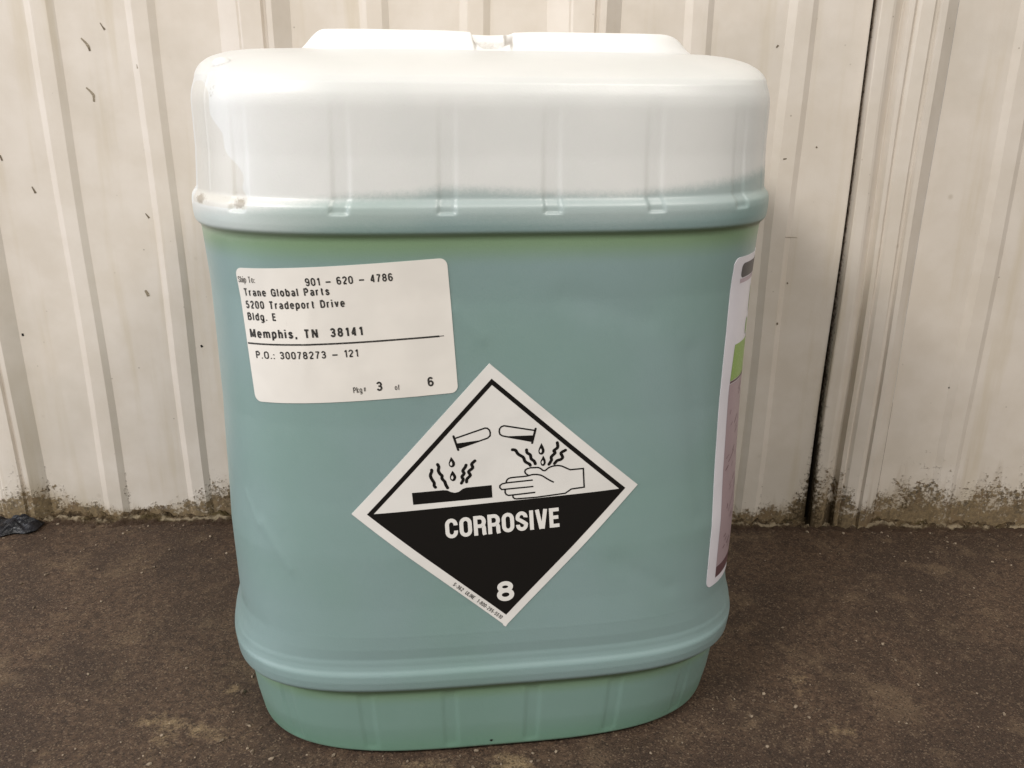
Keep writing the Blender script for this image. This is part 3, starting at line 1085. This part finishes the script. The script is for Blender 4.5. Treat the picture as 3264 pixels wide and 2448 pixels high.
# ---- hazard diamond
K = .7185
tfD = rotf(3.35, -1.95, 158.6, K)
bm = bmesh.new()
poly(bm, [(0, 100), (-100, 0), (-2.2, -97.8), (-1.6, -99.4), (0, -100.6), (1.6, -98.4), (100, 0)])
dia = wrap('hazard_label', bm, MDIAM, jug, tfD, .30, 2.2, .30)
dia['label'] = 'black and white diamond corrosive warning label'
bm = bmesh.new()
poly(bm, [(90.8, -1.0), (-89.6, -1.0), (0.8, -90.9)])
wrap('black_field', bm, MINK, dia, tfD, .36)
bm = bmesh.new()
for a_, b_, c_, d_ in (((-89.6, -1.0), (.9, 89.4), (.9, 84.9), (-85.0, -1.0)), ((.9, 89.4), (90.8, -1.0), (86.2, -1.0), (.9, 84.9))):
    vs = [bm.verts.new((p[0], p[1], 0)) for p in (a_, b_, c_, d_)]
    bm.faces.new(vs)
bmesh.ops.remove_doubles(bm, verts=bm.verts[:], dist=1e-4)
wrap('border_line', bm, MINK, dia, tfD, .36)


def part_strokes(name, items, mat=MINK, off=.40):
    bm = bmesh.new()
    for kk, it in enumerate(items):
        pts, w, rnd = it[:3]
        stroke(bm, pts, w, kk * .012, rnd=rnd, closed=(len(it) > 3 and it[3]))
    wrap(name, bm, mat, dia, tfD, off, 3)


def part_poly(name, pts, mat=MINK, off=.40):
    bm = bmesh.new()
    poly(bm, pts)
    wrap(name, bm, mat, dia, tfD, off, 3)


tube1 = [(-26.6, 49.2), (-5.6, 54.7), (-4.0, 54.4), (-2.7, 53.0), (-2.2, 51.0), (-2.5, 48.8), (-4.2, 47.3), (-23.6, 42.1)]
tube2 = [(28.2, 49.7), (7.4, 55.1), (5.6, 54.6), (4.3, 53.2), (3.9, 51.2), (4.3, 49.2), (5.9, 47.9), (25.4, 42.1)]
part_strokes('test_tube_print', [(tube1, 1.05, False), ([(-27.2, 50.9), (-24.6, 40.7)], 1.5, True)])
part_strokes('test_tube_print', [(tube2, 1.05, False), ([(28.9, 50.9), (26.0, 40.7)], 1.5, True)])
part_poly('tube_liquid_print', [(-25.9, 45.5), (-8.8, 46.3), (-23.6, 41.9), (-24.9, 42.4)])
part_poly('tube_liquid_print', [(7.6, 47.4), (27.6, 46.2), (26.6, 42.4), (25.4, 41.9)])
W = [[(-43.6, 27.9), (-43.6, 26.7), (-44.7, 24.0), (-44.0, 21.2), (-42.6, 18.2), (-42.7, 16.2), (-41.9, 14.8)],
     [(-39.3, 31.6), (-38.6, 29.6), (-39.1, 26.9), (-38.1, 24.4), (-36.9, 22.9), (-37.0, 20.8), (-35.3, 18.2), (-34.8, 16.0), (-33.7, 13.5)],
     [(-20.1, 29.1), (-20.8, 27.5), (-22.5, 25.2), (-21.8, 23.0), (-23.4, 20.8), (-22.7, 18.6), (-24.1, 16.0)],
     [(-13.9, 31.6), (-16.2, 29.4), (-15.7, 26.6), (-18.6, 24.1), (-17.7, 21.2), (-20.1, 18.7), (-20.5, 16.5)],
     [(12.2, 37.1), (14.3, 36.5), (16.0, 33.5), (19.4, 30.7), (20.5, 27.5), (23.3, 25.4), (23.9, 24.3)],
     [(21.9, 36.1), (22.2, 33.9), (24.3, 32.0), (24.8, 29.1), (26.7, 27.2), (27.5, 25.1)],
     [(43.4, 39.2), (43.5, 35.7), (40.8, 33.5), (41.5, 31.7), (38.8, 29.1), (38.8, 26.7), (36.9, 23.7)],
     [(48.9, 33.0), (45.7, 31.2), (46.7, 28.0), (45.2, 26.4), (42.8, 25.9), (40.8, 23.8)]]
for w_ in W:
    part_strokes('fume_print', [(smooth_line(w_), 2.15, True)])
for d_, i_ in (
        ([(-29.9, 36.2), (-28.6, 34.1), (-27.5, 31.6), (-27.9, 29.4), (-29.6, 28.4), (-31.3, 29.4), (-31.7, 31.7), (-30.7, 34.3)], [(-29.9, 32.9), (-29.4, 31.1), (-29.9, 29.8), (-30.8, 30.2), (-30.9, 31.6)]),
        ([(-29.6, 25.9), (-28.2, 23.7), (-27.3, 21.2), (-28.0, 18.9), (-29.6, 18.1), (-31.2, 19.2), (-31.6, 21.6), (-30.7, 24.1)], [(-29.8, 22.5), (-29.3, 20.7), (-29.9, 19.5), (-30.6, 19.9), (-30.8, 21.3)]),
        ([(32.4, 40.0), (33.7, 37.0), (34.3, 34.1), (33.5, 32.1), (32.0, 31.4), (30.4, 32.4), (30.1, 34.9), (31.2, 37.6)], [(31.9, 36.1), (32.4, 34.3), (31.8, 32.9), (31.0, 33.4), (31.0, 34.8)]),
        ([(33.2, 30.7), (34.2, 28.5), (34.8, 26.0), (34.2, 23.7), (32.8, 22.9), (31.4, 23.9), (31.1, 26.4), (32.1, 28.4)], [(32.8, 27.3), (33.3, 25.6), (32.8, 24.4), (32.0, 24.8), (31.9, 26.1)])):
    part_poly('droplet_print', smooth_line(d_ + [d_[0]], 3)[:-1])
    part_poly('droplet_print', smooth_line(i_ + [i_[0]], 3)[:-1], MWINK, .46)
part_poly('slab_print', [(-58.1, 12.3), (-36.6, 12.1), (-33.9, 11.6), (-31.8, 10.2), (-29.0, 9.3), (-26.4, 9.7), (-23.4, 11.7), (-21.1, 12.3), (-3.5, 12.3), (-3.5, 2.9), (-57.9, 3.4)])
hb_ = [(6.6, 13.1), (7.0, 14.6), (8.1, 15.8), (9.9, 16.4), (14, 16.5), (20.9, 16.5), (24.5, 17.2), (27.4, 17.1), (30, 16.5), (32.2, 15.4), (35.6, 12.6), (39.7, 9.8)]
hd_ = [(10.7, 3.2), (10.8, 1.6), (11.6, .5), (13.2, .1), (27.1, -.2), (47.5, .5), (49.5, 1.8), (51.9, 3.3), (61.0, 3.6), (60.9, 17.9), (51.6, 18.0), (49.7, 19.1),
       (45.9, 21.4), (43, 22.2), (39.4, 22.1), (36.7, 21.3), (34.0, 19.3), (32.5, 19.6), (31, 21.2), (29.3, 22.2), (24, 22.5), (21.9, 22.1), (20.3, 21.3), (19.9, 19.9), (20.5, 18.4), (22.6, 16.7)]
part_strokes('hand_print', [
    ([(25.1, 13.1), (6.8, 12.9), (3.9, 12.5), (2.2, 11.4), (2.0, 9.8), (3.3, 8.2), (25.3, 8.2)], 1.05, False),
    (smooth_line(hb_, 2), 1.05, False),
    ([(5.6, 8.0), (5.5, 5.6), (6.2, 4.1), (7.7, 3.3), (26.4, 3.6)], 1.05, False),
    (hd_, 1.05, False)])


# big condensed lettering drawn stroke by stroke: glyphs in a 0..1 box
def arc(cx, cy, rx, ry, a0, a1, n=10):
    return [(cx + rx * math.cos(RAD(a0 + (a1 - a0) * i / n)), cy + ry * math.sin(RAD(a0 + (a1 - a0) * i / n))) for i in range(n + 1)]


def glyph(ch, W_, H_, t):
    h = t / 2
    l, r, b, u = h, W_ - h, h, H_ - h
    m = W_ / 2
    rr = (r - l) / 2
    ry = rr * 1.15
    if ch == 'O':
        return [(arc(m, u - ry, rr, ry, 0, 180) + arc(m, b + ry, rr, ry, 180, 360), True)]
    if ch == 'C':
        return [([(r, H_ * .64)] + arc(m, u - ry, rr, ry, 0, 180) + arc(m, b + ry, rr, ry, 180, 360) + [(r, H_ * .37)], False)]
    if ch == 'R':
        md = H_ * .47
        q = (u - md) / 2
        return [([(l, 0), (l, H_)], False),
                ([(l, u), (r - q * .8, u)] + arc(r - q * .8, u - q, q * .8, q, 90, -90)[1:] + [(l, md)], False),
                ([(m * .95, md)] + arc(r - 1.4, md - 1.9, 1.2, 1.9, 80, 0, 6) + [(r - .15, 1.6), (r + .25, 0)], False)]
    if ch == 'I':
        return [([(m, 0), (m, H_)], False)]
    if ch == 'V':
        return [([(l, H_), (m - .5, 0)], False), ([(W_ - l, H_), (m + .5, 0)], False)]
    if ch == 'E':
        return [([(l, 0), (l, H_)], False), ([(l, u), (W_, u)], False), ([(l, H_ * .52), (W_ * .92, H_ * .52)], False), ([(l, b), (W_, b)], False)]
    if ch == 'S':
        c1 = arc(m, u - ry, rr, ry, 0, 180, 10)
        return [(smooth_line([(r, H_ * .68)] + [(r, u - ry)] + c1[1:] + [(l + .1, H_ * .62), (m - rr * .35, H_ * .545), (m + rr * .4, H_ * .44), (r - .05, H_ * .35)] +
                 arc(m, b + ry, rr, ry, 0, -180, 10) + [(l, H_ * .33)], 2), False)]
    if ch == '8':
        q1 = (u - H_ * .54) / 2
        q2 = (H_ * .54 - b) / 2
        return [(arc(m, u - q1, rr * .88, q1, -90, 270, 24)[:-1], True), (arc(m, b + q2, rr, q2, -90, 270, 24)[:-1], True)]


bm = bmesh.new()
x = -37.4
zoff = 0
adv = {'C': 8.2, 'O': 8.2, 'R': 8.2, 'S': 7.9, 'I': 2.9, 'V': 8.2, 'E': 6.6}
tot = sum(adv[c] for c in 'CORROSIVE') + 8 * 1.15
sx = 79.6 / tot
for ch in 'CORROSIVE':
    for kk, (pts, cl) in enumerate(glyph(ch, adv[ch] * sx, 15.0, 2.75)):
        stroke(bm, [(x + p[0], -24.8 + p[1]) for p in pts], 2.75, kk * .012, closed=cl)
    x += (adv[ch] + 1.15) * sx
wrap('lettering', bm, MWINK, dia, tfD, .44, 3)
bm = bmesh.new()
for kk, (pts, cl) in enumerate(glyph('8', 12.3, 16.2, 3.4)):
    stroke(bm, [(-4.8 + p[0], -79.6 + p[1]) for p in pts], 3.4, kk * .012, closed=cl)
wrap('numeral', bm, MWINK, dia, tfD, .44, 3)
u0, z0 = tfD(-35.4, -61.9)
place_text('S-362  ULINE  1-800-295-5510', 'lettering', (u0, z0), 45.5 * K, 2.9 * K, -45 + 3.35, MINK2, dia, .40, .16, 1.0)

# ---- side label wrapping round the right corner
bm = bmesh.new()
poly(bm, [(117.5 + x_, 91 + y_) for x_, y_ in rounded_rect(128, 184.5, 4)])
lean = lambda x_, y_: (x_ + (y_ - 180) * .012, y_)
side = wrap('product_label', bm, MSIDE, jug, lean, .28, 2.2, .28)
side['label'] = 'glossy white label with green and mauve print on the right side'


def side_poly(name, pts, mat, off=.38):
    bm = bmesh.new()
    poly(bm, pts)
    wrap(name, bm, mat, side, lean, off, 2.2)


side_poly('header_block', [(x_ + 125.2, y_ + 264.5) for x_, y_ in rounded_rect(112, 7.5, 2.5)], MCHAR)
side_poly('header_stripe', [(125.2, 261.8), (237, 261.8), (237, 264.1), (125.2, 264.1)], MLILAC)
side_poly('picture_block', [(125.6, 210), (237, 210), (237, 229.5), (127.2, 229.5)], MLIME)
side_poly('divider', [(125.6, 208.6), (237, 208.6), (237, 209.8), (125.6, 209.8)], MMAROON)
side_poly('text_panel', [(125.4, 102), (237, 102), (237, 208.3), (125.4, 208.3)], MMAUVE)
side_poly('footer_stripe', [(125.4, 95), (237, 95), (237, 101.8), (125.4, 101.8)], MMAROON)
side_poly('leaf_print', smooth_line([(143.5, 241), (145.6, 239), (145.6, 234), (143.5, 231.5), (141.8, 234), (141.8, 239), (143.5, 241)], 3)[:-1], MLIME)
side_poly('leaf_print', smooth_line([(147, 258), (149, 254), (148, 247), (145.5, 243), (146, 250), (147, 258)], 3)[:-1], MLIME)
bm = bmesh.new()
for (x_, y_, l_, a_) in ((140, 202, 5, 40), (141, 199, 4, 35), (136, 184, 6, 40), (138, 178, 5, 30), (131, 163, 9, 32), (128, 159, 4, 30), (136, 168, 4, 38),
                         (132, 135, 3, 70), (131, 118, 3, 20), (133, 115, 3, 30), (131, 111, 3, 20), (136, 112, 3, 20), (139, 150, 5, 30), (144, 143, 8, 25)):
    stroke(bm, [(x_, y_), (x_ + l_ * math.cos(RAD(a_)), y_ + l_ * math.sin(RAD(a_)))], .7)
rp = random.Random(3)
for i_ in range(46):
    x_, y_, l_, a_ = rp.uniform(127, 165), rp.uniform(105, 204), rp.uniform(1.5, 5), rp.uniform(20, 65)
    stroke(bm, [(x_, y_), (x_ + l_ * math.cos(RAD(a_)), y_ + l_ * math.sin(RAD(a_)))], .35, .02)
wrap('smudged_print', bm, MMAROON, side, lean, .44, 2.2)

# small dark pit near the jug's foot
bm = bmesh.new()
poly(bm, [(-4.6 + .9 * math.cos(t_) * (1 + .3 * math.sin(3 * t_)), 7.4 + .8 * math.sin(t_)) for t_ in np.linspace(0, 6.0, 11)])
wrap('dirt_spot', bm, MSPOT, jug, lambda x_, y_: (x_, y_), .08)
